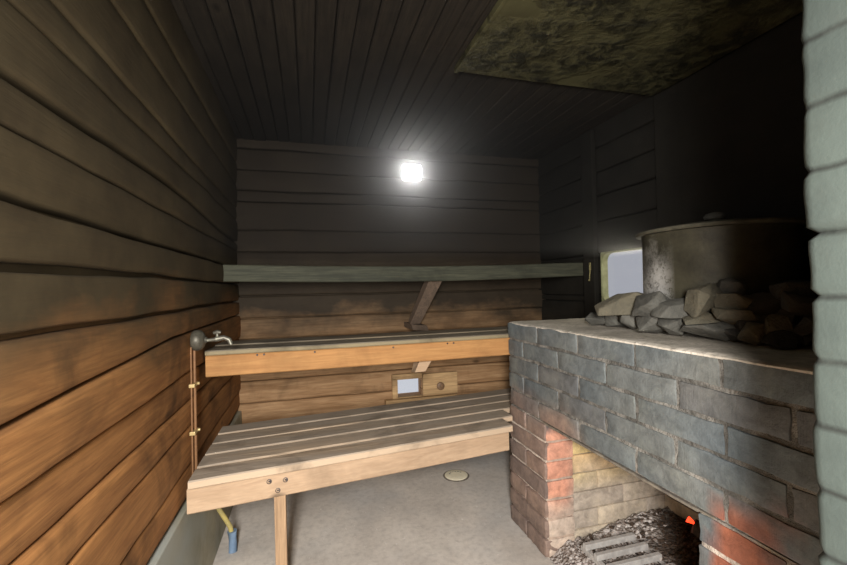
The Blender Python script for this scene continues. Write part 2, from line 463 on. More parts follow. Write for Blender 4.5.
# vertical board fixed on the right wall between bench and window
bm = B(); box(bm, XR-.03, XR, 2.03, 2.13, .0, ZC-.01, .004)
prop_struct(link('trim_1', bm, M['wall_r']))
# heat screen of blackened boards behind the stove
bm, L = tonebm()
box(bm, XR-.022, XR-.002, .345, 1.585, .925, ZC-.02, .002)
prop_struct(link('trim_2', bm, M['wall_r']))
# ceiling: narrow boards that run from front to back
bm, L = tonebm()
xs = [XL-.10+.0675*i for i in range(34)]
for i in range(33):
    tn = rnd.random(); dz = rnd.random()*.004
    x0, x1 = xs[i]+.0012, xs[i+1]-.0012
    prf = [(x0, .02), (x0, .006), (x0+.004, 0), (x1-.004, 0), (x1, .006), (x1, .02)]
    rows = []
    for k in range(25):
        y = YF-.2+(YB+.3-YF)*k/24
        rows.append([bm.verts.new((x, y, ZC+d+dz+.002*fn(y*2, i))) for x, d in prf])
        for v in rows[-1]: v[L] = tn
    for r0, r1 in zip(rows, rows[1:]):
        for k in range(len(prf)-1): bm.faces.new((r0[k], r0[k+1], r1[k+1], r1[k]))
box(bm, XL-.2, XR+.2, YF-.2, YB+.2, ZC+.02, ZC+.06)
prop_struct(link('ceiling', bm, M['ceil']))

# near brick wall beside the doorway, thickly limewashed, courses rounded off
bm = B()
PX, PY = .576, .352
nc = 27; ch = .0755
def pillar_pt(y, z, side):
    k = (z-.012)/ch; fr = k-math.floor(k); ci = math.floor(k)
    # rounded brick between sunken joints
    e = min(fr, 1-fr)
    d = .0075*(1-math.exp(-e*38)) - .006
    wob = .0035*fn(y*5, z*4, ci*1.7)+.0018*fn(y*20, z*20, 3)
    return d+wob+.003*fn(ci*7.7, 5)
rows = []
ys = [YF+.03*k for k in range(int((PY-YF-.03)/.03)+1)]
zs = [.0+(ZC)*k/(nc*9) for k in range(nc*9+1)]
for z in zs:
    row = []
    for y in ys:
        row.append(bm.verts.new((PX-pillar_pt(y, z, 0), y, z)))
    # rounded arris round to the far face
    r = .016
    for t in (12, 30, 50, 70, 90):
        a = math.radians(t); d = pillar_pt(PY, z, 0)*1.3
        row.append(bm.verts.new((PX-d+r*(1-math.cos(a)), PY-r+(r+d)*math.sin(a), z)))
    for x in (PX+.1, PX+.3, PX+.6, XR+.15):
        row.append(bm.verts.new((x, PY+pillar_pt(x, z, 1), z)))
    rows.append(row)
for r0, r1 in zip(rows, rows[1:]):
    for k in range(len(r0)-1): bm.faces.new((r0[k], r0[k+1], r1[k+1], r1[k]))
box(bm, PX+.04, XR+.15, YF, PY-.04, 0, ZC)
bmesh.ops.recalc_face_normals(bm, faces=bm.faces[:])
prop_struct(link('wall_right_brick', bm, M['paint'], smooth=60))
# unseen front wall, its doorway narrowed at right and below to cut daylight
bm = B(); box(bm, XL-.2, PX+.2, YF-.12, YF, 1.62, ZC+.05); box(bm, .10, XR+.15, YF-.12, YF-.002, 0, 1.62)
box(bm, XL-.2, .11, YF-.12, YF-.002, 0, .75); box(bm, XL-.2, XL+.01, YF-.12, YF-.003, .61, 1.62)
prop_struct(link('wall_front_unseen_infilled', bm, M['void']))

# ------------------------------------------------------------------ windows
# window_1 in the right wall
wn = bpy.data.objects.new('window_1', None); COL.objects.link(wn); wn.location = (XR+.12, (wy0+wy1)/2, wz0); wn['kind'] = 'structure'
def rrect(y0, y1, z0, z1, r, n=6):
    pts = []
    for cy, cz, a0 in ((y1-r, z1-r, 0), (y0+r, z1-r, 90), (y0+r, z0+r, 180), (y1-r, z0+r, 270)):
        for k in range(n+1):
            a = math.radians(a0+90*k/n); pts.append((cy+r*math.cos(a), cz+r*math.sin(a)))
    return pts
bm = B()
ro = rrect(wy0-.007, wy1+.007, wz0-.007, wz1+.007, .008); ri = rrect(wy0, wy1, wz0, wz1, .045)
rg = [[bm.verts.new((x, a, b)) for a, b in pts] for x, pts in ((XR+.034, ri), (XR-.004, ri), (XR-.008, ro), (XR+.03, ro))]
for r0, r1 in zip(rg, rg[1:]):
    n_ = len(r0)
    for k in range(n_): bm.faces.new((r0[k], r0[(k+1) % n_], r1[(k+1) % n_], r1[k]))
bmesh.ops.recalc_face_normals(bm, faces=bm.faces[:])
link('window_frame', bm, M['jamb'], wn, 40)
bm = B(); box(bm, XR+.034, XR+.038, wy0-.01, wy1+.01, wz0-.01, wz1+.01)
link('pane', bm, M['glass_grey'], wn)
# window_2: the small low window in the back wall
wn = bpy.data.objects.new('window_2', None); COL.objects.link(wn); wn.location = ((WX0+WX1)/2, YB, WZ0); wn['kind'] = 'structure'
bm = B()
t = .012
for a, b, c, d in ((WX0-.03, WX0, WZ0-.01, WZ1+.01), (WX0-.03, WX1+.0, WZ1, WZ1+.035), (WX0, WX0+.006, WZ0, WZ1), (WX0, WX1, WZ0-.006, WZ0)):
    box(bm, a, b, YB-.022, YB+.020, c, d, .003)
link('window_frame', bm, M['frame'], wn)
bm = B(); box(bm, WX0-.08, .945, YB-.05, YB+.0, WZ0-.045, WZ0-.006, .004)
link('sill', bm, M['frame'], wn)
bm = B(); box(bm, WX0-.01, WX1+.01, YB+.012, YB+.016, WZ0-.01, WZ1+.01)
link('pane', bm, M['glass_pale'], wn)

# sliding hatch board with round knob beside it
e = empty('window_shutter', (.83, YB-.03, WZ0), 'small wooden sliding shutter with a round knob right of the low back window', 'shutter')
bm = B(); box(bm, WX1+.002, .955, YB-.035, YB-.012, WZ0-.004, WZ1+.028, .004); link('board', bm, M['frame'], e)
bm = B(); lathe(bm, [(.020, 0), (.020, -.012), (.026, -.016), (.026, -.026), (.018, -.031), (.006, -.032)], (.828, YB-.035, .437), 24, 'Y')
link('knob', bm, M['knobwood'], e, 40)

# hook on the vertical board
e = empty('wall_hook', (XR-.035, 2.06, 1.12), 'small pale metal hook on the dark board left of the side window', 'hook')
bm = B(); tube(bm, [(XR-.032, 2.065, 1.20), (XR-.034, 2.065, 1.15), (XR-.037, 2.065, 1.118), (XR-.05, 2.05, 1.105), (XR-.064, 2.035, 1.112)], .0035, 8)
link('hook_wire', bm, M['hook'], e, 60)
bm = B(); box(bm, XR-.034, XR-.030, 2.058, 2.072, 1.17, 1.215, .001); link('mounting_plate', bm, M['hook'], e)

# ------------------------------------------------------------------ ceiling sheet over the stove
bm = B()
nx, ny = 40, 50
gx = [.605+(XR-.026-.605)*i/nx for i in range(nx+1)]; gy = [.30+(1.585-.30)*j/ny for j in range(ny+1)]
def sz(x, y): return 1.982+.004*fn(x*3, y*3)+.003*fn(x*14, y*9, 2)*max(0, fn(x*2.5, y*2, 9)+.2)
lo = [[bm.verts.new((x, y, sz(x, y))) for x in gx] for y in gy]
hi = [[bm.verts.new((x, y, sz(x, y)+.004)) for x in gx] for y in gy]
for j in range(ny):
    for i in range(nx):
        bm.faces.new((lo[j][i], lo[j+1][i], lo[j+1][i+1], lo[j][i+1])); bm.faces.new((hi[j][i], hi[j][i+1], hi[j+1][i+1], hi[j+1][i]))
for i in range(nx):
    bm.faces.new((lo[0][i], lo[0][i+1], hi[0][i+1], hi[0][i])); bm.faces.new((lo[ny][i+1], lo[ny][i], hi[ny][i], hi[ny][i+1]))
for j in range(ny):
    bm.faces.new((lo[j+1][0], lo[j][0], hi[j][0], hi[j+1][0])); bm.faces.new((lo[j][nx], lo[j+1][nx], hi[j+1][nx], hi[j][nx]))
e = empty('ceiling_heat_shield', (1.1, .94, 1.98), 'large scaling olive-brown metal sheet fixed to the ceiling above the stove', 'heat shield')
link('sheet', bm, M['plate'], e, 40)
bm = B()
box(bm, .597, .611, .30, 1.59, 1.975, ZC, .002); link('edge_strip', bm, M['plate'], e)

# ------------------------------------------------------------------ bright vent opening high on the back wall, made as a glowing panel
e = empty('wall_vent', (.672, YB, 1.79), 'small glowing square vent opening high on the blackened back wall', 'vent')
bm = B()
def rr(x0, x1, z0, z1, r): return [(a, b) for a, b in rrect(x0, x1, z0, z1, r)]
def slab(bm, pts, y0, y1):
    a = [bm.verts.new((x, y0, z)) for x, z in pts]; b = [bm.verts.new((x, y1, z)) for x, z in pts]
    bm.faces.new(a); bm.faces.new(b[::-1]); n_ = len(a)
    for k in range(n_): bm.faces.new((a[k], a[(k+1) % n_], b[(k+1) % n_], b[k]))
    bmesh.ops.recalc_face_normals(bm, faces=bm.faces[:])
slab(bm, rr(.602, .742, 1.795, 1.910, .02), YB-.012, YB+.005); link('vent_rim', bm, M['bell'], e)
bm = B(); slab(bm, rr(.609, .735, 1.802, 1.903, .022), YB-.030, YB-.0125); link('vent_daylight_panel', bm, M['vent'], e)

# ------------------------------------------------------------------ benches
def board(bm, L, pts, z0, z1, ns=20, sag=0., bev=.004, tn=None, wob=.001):
    """pts = ((x0, y_front0, y_back0), (x1, y_front1, y_back1)) a board running along x"""
    (x0, f0, b0), (x1, f1, b1) = pts
    tn = rnd.random() if tn is None else tn
    rows = []; sd = rnd.random()*50
    for k in range(ns+1):
        u = k/ns; x = x0+(x1-x0)*u; f = f0+(f1-f0)*u; b = b0+(b1-b0)*u
        s = -sag*math.sin(math.pi*u)+wob*fn(u*6, sd)
        prf = [(f, z0+bev), (f+bev, z0), (b-bev, z0), (b, z0+bev), (b, z1-bev), (b-bev, z1), (f+bev, z1), (f, z1-bev)]
        rows.append([bm.verts.new((x, y+wob*fn(u*9, sd+i), z+s)) for i, (y, z) in enumerate(prf)])
        for v in rows[-1]: v[L] = tn
    for r0, r1 in zip(rows, rows[1:]):
        for k in range(8): bm.faces.new((r0[k], r0[(k+1) % 8], r1[(k+1) % 8], r1[k]))
    bm.faces.new(rows[0][::-1]); bm.faces.new(rows[-1])

def finish(bm): bmesh.ops.recalc_face_normals(bm, faces=bm.faces[:])

# top bench
e = empty('sauna_bench', (.6, 2.4, 1.14), 'topmost grey smoke-stained bench high under the bright vent, reaching wall to wall', 'bench', 'three bench tiers')
bm, L = tonebm()
board(bm, L, ((XL+.005, 2.16, 2.205), (XR-.008, 2.16, 2.20)), 1.140, 1.222, 40, .016, tn=.5); finish(bm)
link('front_beam', bm, M['b1'], e)
for k in range(4):
    bm, L = tonebm(); y = 2.208+k*.108
    board(bm, L, ((XL+.006, y, y+.102), (XR-.006 if y > 2.2 else XR-.035, y, y+.102)), 1.192, 1.218, 20, .014); finish(bm)
    link('slat', bm, M['b1'], e)
# brace under the top bench
bm = B()
rm = Matrix.Rotation(math.atan2(.25, .27), 3, 'X')
hexa(bm, [(.60, 2.47, .865), (.665, 2.47, .865), (.665, 2.52, .885), (.60, 2.52, .885),
          (.655, 2.207, 1.135), (.735, 2.207, 1.135), (.735, 2.262, 1.165), (.655, 2.262, 1.165)], .003)
link('brace', bm, M['brace'], e)
bm = B(); hexa(bm, [(.60, 2.40, .835), (.70, 2.40, .825), (.70, 2.645, .825), (.60, 2.645, .835),
                    (.60, 2.44, .868), (.70, 2.44, .855), (.70, 2.645, .855), (.60, 2.645, .868)], .002)
link('brace_foot', bm, M['brace'], e)
bm = B(); lathe(bm, [(.006, 0), (.006, -.004), (.003, -.005)], (.638, 2.452, .90), 12, 'Y'); link('screw', bm, M['screw'], e)

# middle bench
e = empty('sauna_bench', (.3, 1.9, .76), 'middle bench tier with bright orange front board behind the brick stove', 'bench', 'three bench tiers')
X1 = 1.58
bm, L = tonebm()
board(bm, L, ((-.385, 1.745, 1.785), (X1, 1.785, 1.825)), .764, .846, 30, .003, tn=.1); finish(bm)
link('front_beam', bm, M['b2f'], e)
for k in range(4):
    bm, L = tonebm(); y = 1.738+k*.087
    board(bm, L, ((-.385, y, y+.078), (X1, y+.04, y+.118)), .847, .866-(.003 if k % 2 else 0), 24, .003); finish(bm)
    link('slat', bm, M['b2t'], e)
def plug(x, y, z, r=.006, mat='screw', name='screw', par=e):
    bm = B(); lathe(bm, [(r, .002), (r, -.0015), (r*.6, -.003)], (x, y, z), 14, 'Y'); link(name, bm, M[mat], par)
for x, z in ((-.20, .838), (-.175, .838), (.02, .835), (.35, .833), (.60, .835), (.63, .835)): plug(x, 1.745+(x+.385)*.0204-.001, z, .004)
# brace that slopes back from the middle bench to the wall
bm = B()
hexa(bm, [(.462, 1.83, .702), (.513, 1.83, .703), (.513, 1.90, .69), (.462, 1.90, .69), (.490, 1.828, .764), (.551, 1.828, .764), (.551, 1.90, .80), (.490, 1.90, .80)], .002)
link('brace', bm, M['b3f'], e)
for x in (-.33, 1.2):
    bm = B(); box(bm, x, x+.05, 1.86, 2.08, .80, .845, .003); link('cross_bearer', bm, M['brace'], e)

# lowest bench
e = empty('sauna_bench', (.2, 1.75, 0), 'lowest and widest bench of pale slats standing on a square post', 'bench', 'three bench tiers')
bm, L = tonebm()
board(bm, L, ((-.383, 1.466, 1.495), (.812, 1.602, 1.631)), .386, .466, 30, 0, tn=.2); finish(bm)
link('front_beam', bm, M['b3f'], e)
for k in range(5):
    bm, L = tonebm(); y = 1.456+k*.112
    if k < 2: xr = (.826, .888)[k]; sl = .113
    else: xr = 1.55; sl = .113
    board(bm, L, ((-.377, y, y+.100), (xr, y+sl*(xr+.388), y+.100+sl*(xr+.388))), .467+(.002*(k % 2)), .495, 24, 0); finish(bm)
    link('slat', bm, M['b3t'], e)
bm = B(); hexa(bm, [(-.124, 1.502, 0), (-.086, 1.502, 0), (-.086, 1.54, 0), (-.124, 1.54, 0), (-.127, 1.502, .465), (-.089, 1.504, .465), (-.089, 1.54, .465), (-.127, 1.54, .465)], .002)
link('leg', bm, M['post'], e)
for x in (-.34, .25, .72):
    bm = B(); box(bm, x, x+.045, 1.53+(x+.388)*.113, 2.02+(x+.388)*.113, .414, .464, .003); link('cross_bearer', bm, M['brace'], e)
for x, z in ((-.140, .444), (-.088, .440), (-.113, .409)):
    bm = B(); yy = 1.466+(x+.383)*.1137
    lathe(bm, [(.0085, .002), (.0085, -.001), (.006, -.0015), (.006, .0005), (.0035, .0005), (.003, -.001)], (x, yy, z), 16, 'Y'); link('screw', bm, M['screw'], e)

# ------------------------------------------------------------------ stove
SX = .90; SY0, SY1 = PY+.012, 1.755
NCO = 12; CH = .92/NCO
st = empty('brick_stove', (1.27, 1.03, 0), 'large sooty brick sauna stove with an open firebox, filling the right side', 'stove')
def sstep(a, b, x): t = max(0, min(1, (x-a)/(b-a))); return t*t*(3-2*t)
def lerp(a, b, t): return tuple(x+(y-x)*t for x, y in zip(a, b))
def tint_outer(p, r):
    x, y, z = p
    soot = lerp((.125, .150, .162), (.175, .180, .165), min(1, max(0, .35*r[0]+.4+.9*fn(y*4, z*5, 8)))); 
    if r[1] > .75: soot = lerp(soot, (.14, .12, .11), .4)
    brown = lerp((.30, .205, .16), (.225, .165, .138), r[2])
    orange = lerp((.40, .14, .080), (.30, .105, .065), r[0])
    n1 = fn(y*6, z*6, 2)*.14+fn(y*17, z*17, 5)*.05
    if y > 1.2:
        return lerp(brown, soot, sstep(.50, .66, z+n1*.7))
    c = lerp(orange, soot, sstep(.52, .62, z+n1*.8+.25*sstep(.735, .775, y)))
    return c
def tint_jamb(p, r):
    x, y, z = p
    c = lerp((.72, .37, .25), (.66, .30, .20), r[0]); pale = lerp((.62, .50, .40), (.52, .40, .32), r[1])
    n1 = fn(x*12, z*9, 1)*.1
    c = lerp(pale, c, sstep(.14, .30, z+n1)); c = lerp(c, pale, .8*sstep(1.0, 1.045, x+n1*.15))
    return lerp(c, (.085, .085, .085), sstep(.50, .53, z+n1*.3))
def tint_in(p, r):
    x, y, z = p
    yel = lerp((.66, .52, .24), (.60, .40, .22), r[0]); pale = lerp((.60, .50, .38), (.50, .42, .34), r[1])
    n1 = fn(x*7, z*7, 1)*.1
    return lerp(pale, yel, sstep(.22, .36, z+n1))
def brick(bm, LT, x0, x1, y0, y1, z0, z1, tint, rough=.0024, bev=.0038, cuts=(3, 6, 3)):
    tb = B()
    r = bmesh.ops.create_cube(tb, size=1)
    for v in tb.verts: v.co = Vector(((x0+x1)/2+v.co.x*(x1-x0), (y0+y1)/2+v.co.y*(y1-y0), (z0+z1)/2+v.co.z*(z1-z0)))
    bmesh.ops.bevel(tb, geom=tb.edges[:], offset=bev, segments=2, profile=.55, affect='EDGES')
    for ax, n_ in enumerate(cuts):
        lo_, hi_ = ((x0, x1), (y0, y1), (z0, z1))[ax]
        for k in range(1, n_):
            pos = lo_+(hi_-lo_)*k/n_; co = [0, 0, 0]; co[ax] = pos; no = [0, 0, 0]; no[ax] = 1
            bmesh.ops.bisect_plane(tb, geom=tb.verts[:]+tb.edges[:]+tb.faces[:], plane_co=co, plane_no=no)
    rv = (rnd.random(), rnd.random(), rnd.random()); sd = rnd.random()*90
    tx = (rnd.random()-.5)*.003
    mp = {}
    for v in tb.verts:
        c = v.co; k = Vector((fn(c.x*30+sd, c.y*30, c.z*30), fn(c.x*30, c.y*30+sd, c.z*30), fn(c.x*30, c.y*30, c.z*30+sd)))
        nv = bm.verts.new(c+k*rough*2+Vector((tx, 0, 0))); nv[LT] = (*tint(c, rv), 1); mp[v] = nv
    for f in tb.faces: bm.faces.new([mp[v] for v in f.verts])
    tb.free()
def tintbm():
    bm = B(); return bm, bm.verts.layers.float_color.new('tint')
G = .010
OY0, OY1, OZ = .79, 1.46, 7*CH      # firebox opening
bm, LT = tintbm()
for i in range(NCO):
    z0, z1 = i*CH+G*.5, (i+1)*CH-G*.5
    y = SY1; j = 0
    segs = []
    first = .125 if i % 2 == 0 else .245
    if i >= 7:
        y = SY1; ln = first
        while y > SY0+.02:
            a = max(SY0, y-ln); segs.append((a, y-G if False else y)); y = a-G; ln = .25+rnd.uniform(-.004, .004)
    else:
        if i % 2 == 0: segs += [(SY1-.140, SY1), (OY1, SY1-.150)]
        else: segs += [(OY1, SY1)]
        y = OY0; ln = .13 if i % 2 == 0 else .25
        ln = .125 if i % 2 else .19
        while y > SY0+.02:
            a = max(SY0, y-ln); segs.append((a, y)); y = a-G; ln = .25
    for a, b in segs:
        if b-a < .03: continue
        outx = SX-.012*(1-z0/.6) if (z0 < .5 and b > 1.4) else SX
        brick(bm, LT, outx, SX+.115, a, b, z0, z1, tint_outer)
link('brickwork', bm, M['brick'], st, 35)
bm, LT = tintbm()
# the side of the opening that faces the doorway, one brick wide
for i in range(7):
    z0, z1 = i*CH+G*.5, (i+1)*CH-G*.5
    brick(bm, LT, SX+.004, SX+.122, OY1-.003, OY1+.06, z0, z1, tint_jamb, .002)
for v in box(bm, SX+.006, SX+.12, OY1+.003, OY1+.058, 0, OZ-.002): v[LT] = (.50, .38, .30, 1)
link('opening_jamb', bm, M['brick'], st, 35)
bm, LT = tintbm()
# firebox lining, far wall and back wall and near wall
for i in range(7):
    z0, z1 = i*CH+.001, (i+1)*CH-.001
    x = SX+.135 - (.13 if i % 2 else 0); 
    while x < XR-.10:
        x1 = min(XR-.09, x+.25)
        brick(bm, LT, max(x, SX+.130), x1-.003, OY1+.02, OY1+.10, z0+.0015, z1-.0015, tint_in, .001, .003)
        x += .25
    y = OY0-.03
    while y < OY1+.02:
        brick(bm, LT, XR-.13, XR-.05, y, min(y+.247, OY1+.02), z0+.0015, z1-.0015, tint_in, .001, .003, (2, 4, 2)); y += .25
link('firebox_lining', bm, M['brick'], st, 35)
bm = B()
# mortar bodies, set back from the brick faces
d = .004
box(bm, SX+.003, SX+.11, OY1+.0055, SY1-d, 0, OZ)             # far column
box(bm, SX+d, SX+.11, SY0+.002, OY0-d, 0, OZ)                  # near column
box(bm, SX+d, SX+.11, SY0+.002, SY1-d, OZ+.004, .92-.003)      # above the opening
prv = link('mortar', bm, M['mortar'], st)
bm = B()
box(bm, SX+.11, XR-.03, OY1+.028, SY1-.01, 0, .915)
box(bm, SX+.11, XR-.03, SY0+.002, OY0-.03, 0, .915)
box(bm, XR-.12, XR-.03, OY0-.03, OY1+.03, 0, .915)
box(bm, SX+.11, XR-.03, OY0-.03, OY1+.03, OZ+.03, .915)
link('masonry_core', bm, M['mortar_in'], st)
# steel angle under the brickwork over the opening
bm = B(); box(bm, SX+.002, SX+.115, OY0-.04, OY1+.03, OZ-.0045, OZ+.0005, .001); box(bm, SX-.003, SX+.003, OY0-.0, OY1+.0, OZ-.005, OZ+.002, .0005)
link('lintel', bm, M['steel'], st)
# top layer of mortar and brick, dusted with ash
bm = B()
nx, ny = 36, 60
def tz(x, y): return .921+.002*fn(x*9, y*9)+.0015*fn(x*40, y*40, 3)-.0045*sstep(.012, 0, x-SX)
gx = [SX+.001+(XR-.03-SX)*(i/nx)**1.3 for i in range(nx+1)]; gy = [SY0+(SY1-.002-SY0)*j/ny for j in range(ny+1)]
g = [[bm.verts.new((x, y, tz(x, y))) for x in gx] for y in gy]
gb = [[bm.verts.new((x, y, .912)) for x in gx] for y in gy]
for j in range(ny):
    for i in range(nx): bm.faces.new((g[j][i], g[j][i+1], g[j+1][i+1], g[j+1][i])); bm.faces.new((gb[j][i], gb[j+1][i], gb[j+1][i+1], gb[j][i+1]))
for i in range(nx): bm.faces.new((g[0][i], gb[0][i], gb[0][i+1], g[0][i+1])); bm.faces.new((g[ny][i+1], gb[ny][i+1], gb[ny][i], g[ny][i]))
for j in range(ny): bm.faces.new((g[j+1][0], gb[j+1][0], gb[j][0], g[j][0])); bm.faces.new((g[j][nx], gb[j][nx], gb[j+1][nx], g[j+1][nx]))
link('stove_top', bm, M['slab'], st, 60)
# grate: parallel bars
def bar(x0, y0, x1, y1, z, w_=.011, h=.02):
    bm = B(); a = Vector((x0, y0, z)); b = Vector((x1, y1, z)); dd = (b-a).normalized(); s = Vector((-dd.y, dd.x, 0))*w_
    q = Vector((0, 0, h))
    hexa(bm, [a-s-q, b-s-q, b+s-q, a+s-q, a-s*.8, b-s*.8, b+s*.8, a+s*.8], .002); return bm
gr = empty('fire_grate', (1.05, 1.24, .08), 'ash-covered iron fire grate of flat bars in the firebox mouth', 'grate')
for k in range(5):
    y = 1.335-k*.062
    link('grate_bar', bar(.975, y, 1.20, y+.0, .118), M['cast'], gr)
for x in (.985, 1.19):
    bm = B(); box(bm, x-.008, x+.008, 1.06, 1.36, .082, .0985, .002); link('cross_bar', bm, M['cast'], gr)
# ash
bm = B()
nx, ny = 70, 70
def az(x, y):
    b = .040+.055*sstep(1.0, 1.35, x)+.05*sstep(1.30, 1.0, y)*sstep(1.05, 1.3, x)
    b += .012*fn(x*14, y*14)+.009*fn(x*40, y*40, 2)+.006*fn(x*90, y*90, 4)
    g_ = sstep(.95, .99, x)*sstep(1.23, 1.17, x)*sstep(1.00, 1.06, y)*sstep(1.39, 1.34, y)
    return b+.012*(1-g_)+.038*g_-.02*g_*abs(math.sin((y-1.335)*math.pi/.062))
gx = [SX+.0+(XR-.14-SX)*i/nx for i in range(nx+1)]; gy = [OY0+.005+(OY1-.002-OY0-.005)*j/ny for j in range(ny+1)]
g = [[bm.verts.new((x, y, max(.002, az(x, y)*sstep(SX-.02, SX+.10, x)))) for x in gx] for y in gy]
for j in range(ny):
    for i in range(nx): bm.faces.new((g[j][i], g[j][i+1], g[j+1][i+1], g[j+1][i]))
o = lonely('ash_bed', bm, M['ash'], (1.2, 1.1, 0), 80); prop(o, 'bed of pale grey ash and crumbled charcoal on the firebox floor', 'ash', kind='stuff')
# scattered char and ash crumbs
bm = B(); bm2 = B()
r_ = random.Random(3)
for k in range(900):
    x = r_.uniform(SX+.05, XR-.17); y = r_.uniform(OY0+.02, OY1-.02); s = r_.uniform(.003, .009)*(1.5 if r_.random() < .1 else 1)
    dark = (y-.75*x+r_.uniform(-.1, .1)) < .40
    if .97 < x < 1.21 and 1.05 < y < 1.37: 
        if r_.random() < .6: continue
    t_ = bm if (dark or r_.random() < .18) else bm2
    q = bmesh.ops.create_icosphere(t_, subdivisions=1, radius=s)['verts']
    sc = Vector((r_.uniform(.7, 1.8), r_.uniform(.6, 1.3), r_.uniform(.5, 1)))
    zz_ = az(x, y)*sstep(SX-.02, SX+.10, x)
    for v in q: v.co = Vector((v.co.x*sc.x*(1+.3*fn(v.co.x*300, k)), v.co.y*sc.y, v.co.z*sc.z))+Vector((x, y, zz_+s*.25))
o = lonely('charcoal_crumbs', bm, M['char'], (1.2, 1.1, .05)); prop(o, 'dark crumbs of charcoal scattered over the ash in the firebox', 'charcoal', kind='stuff')
o = lonely('ash_crumbs', bm2, M['ashlump'], (1.2, 1.1, .05)); prop(o, 'pale broken crumbs of ash scattered around the fire grate', 'ash', kind='stuff')
# ember
def hull(seed, sx, sy, sz, n=16, bev=.1, boxy=.55):
    r = random.Random(seed); bm = B()
    for k in range(n):
        v = Vector((r.gauss(0, 1), r.gauss(0, 1), r.gauss(0, 1))).normalized()
        m = max(abs(v.x), abs(v.y), abs(v.z)); v = v*(1-boxy)+v/m*boxy*.8
        v *= r.uniform(.88, 1.05)
        bm.verts.new((v.x, v.y, v.z))
    q = bmesh.ops.convex_hull(bm, input=bm.verts[:])
    for v in [v for v in bm.verts if not v.link_faces]: bm.verts.remove(v)
    lo = [min(v.co[i] for v in bm.verts) for i in range(3)]; hi = [max(v.co[i] for v in bm.verts) for i in range(3)]
    for v in bm.verts:
        v.co = Vector(((v.co[i]-(lo[i]+hi[i])/2)/(hi[i]-lo[i])*(sx, sy, sz)[i] for i in range(3)))
    bmesh.ops.dissolve_limit(bm, angle_limit=math.radians(12), verts=bm.verts[:], edges=bm.edges[:])
    bmesh.ops.bevel(bm, geom=bm.edges[:], offset=min(sx, sy, sz)*bev*.5, segments=2, profile=.6, affect='EDGES', clamp_overlap=True)
    bmesh.ops.triangulate(bm, faces=[f for f in bm.faces if len(f.verts) > 4])
    bmesh.ops.subdivide_edges(bm, edges=bm.edges[:], cuts=1, use_grid_fill=True)
    bm.normal_update()
    for v in bm.verts: v.co += v.normal*min(sx, sy, sz)*.035*fn(v.co.x*45+seed, v.co.y*45, v.co.z*45)
    return bm
for (x, y, z, s, sd) in ((1.30, 1.187, .20, .030, 5), ):
    bm = hull(sd, s, s*1.2, s, 12)
    bmesh.ops.translate(bm, verts=bm.verts, vec=(x, y, z))
# charred log that carries the ember, leaning on the firebox back
lg = empty('burning_log', (1.33, 1.14, .12), 'charred log glowing red at its tip at the right of the firebox', 'log')
bm = B(); tube(bm, [(1.46, .98, .14), (1.40, 1.05, .165), (1.34, 1.12, .20), (1.305, 1.165, .222)], [.035, .038, .034, .024], 14)
for v in bm.verts: v.co += Vector((fn(v.co.x*40, v.co.y*40, v.co.z*40), fn(v.co.x*40, 5, v.co.z*40), fn(3, v.co.y*40, v.co.z*40)))*.006
link('charred_wood', bm, M['char'], lg, 50)
bm = hull(5, .024, .026, .026, 14); bmesh.ops.translate(bm, verts=bm.verts, vec=(1.299, 1.176, .236)); link('glowing_tip', bm, M['ember'], lg)

# ------------------------------------------------------------------ pot
pc = (1.365, 1.10)
e = empty('cooking_pot', (pc[0], pc[1], .92), 'large sooty lidded water pot standing among the stones on the stove', 'pot')
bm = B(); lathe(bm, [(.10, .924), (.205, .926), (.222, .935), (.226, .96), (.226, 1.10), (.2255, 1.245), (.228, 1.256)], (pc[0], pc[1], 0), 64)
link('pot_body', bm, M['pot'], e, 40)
bm = B(); lathe(bm, [(.20, 1.2565), (.245, 1.257), (.249, 1.262), (.247, 1.268), (.235, 1.272), (.15, 1.284), (.05, 1.290), (.01, 1.291)], (pc[0], pc[1], 0), 64)
ld = link('lid', bm, M['lid'], e, 40)
bm = B(); lathe(bm, [(.012, 0), (.012, .012), (.030, .016), (.034, .024), (.026, .034), (.010, .038)], (pc[0]-.0, pc[1]-.0, 1.290), 24)
k_ = link('knob', bm, M['rock'], ld, 40)

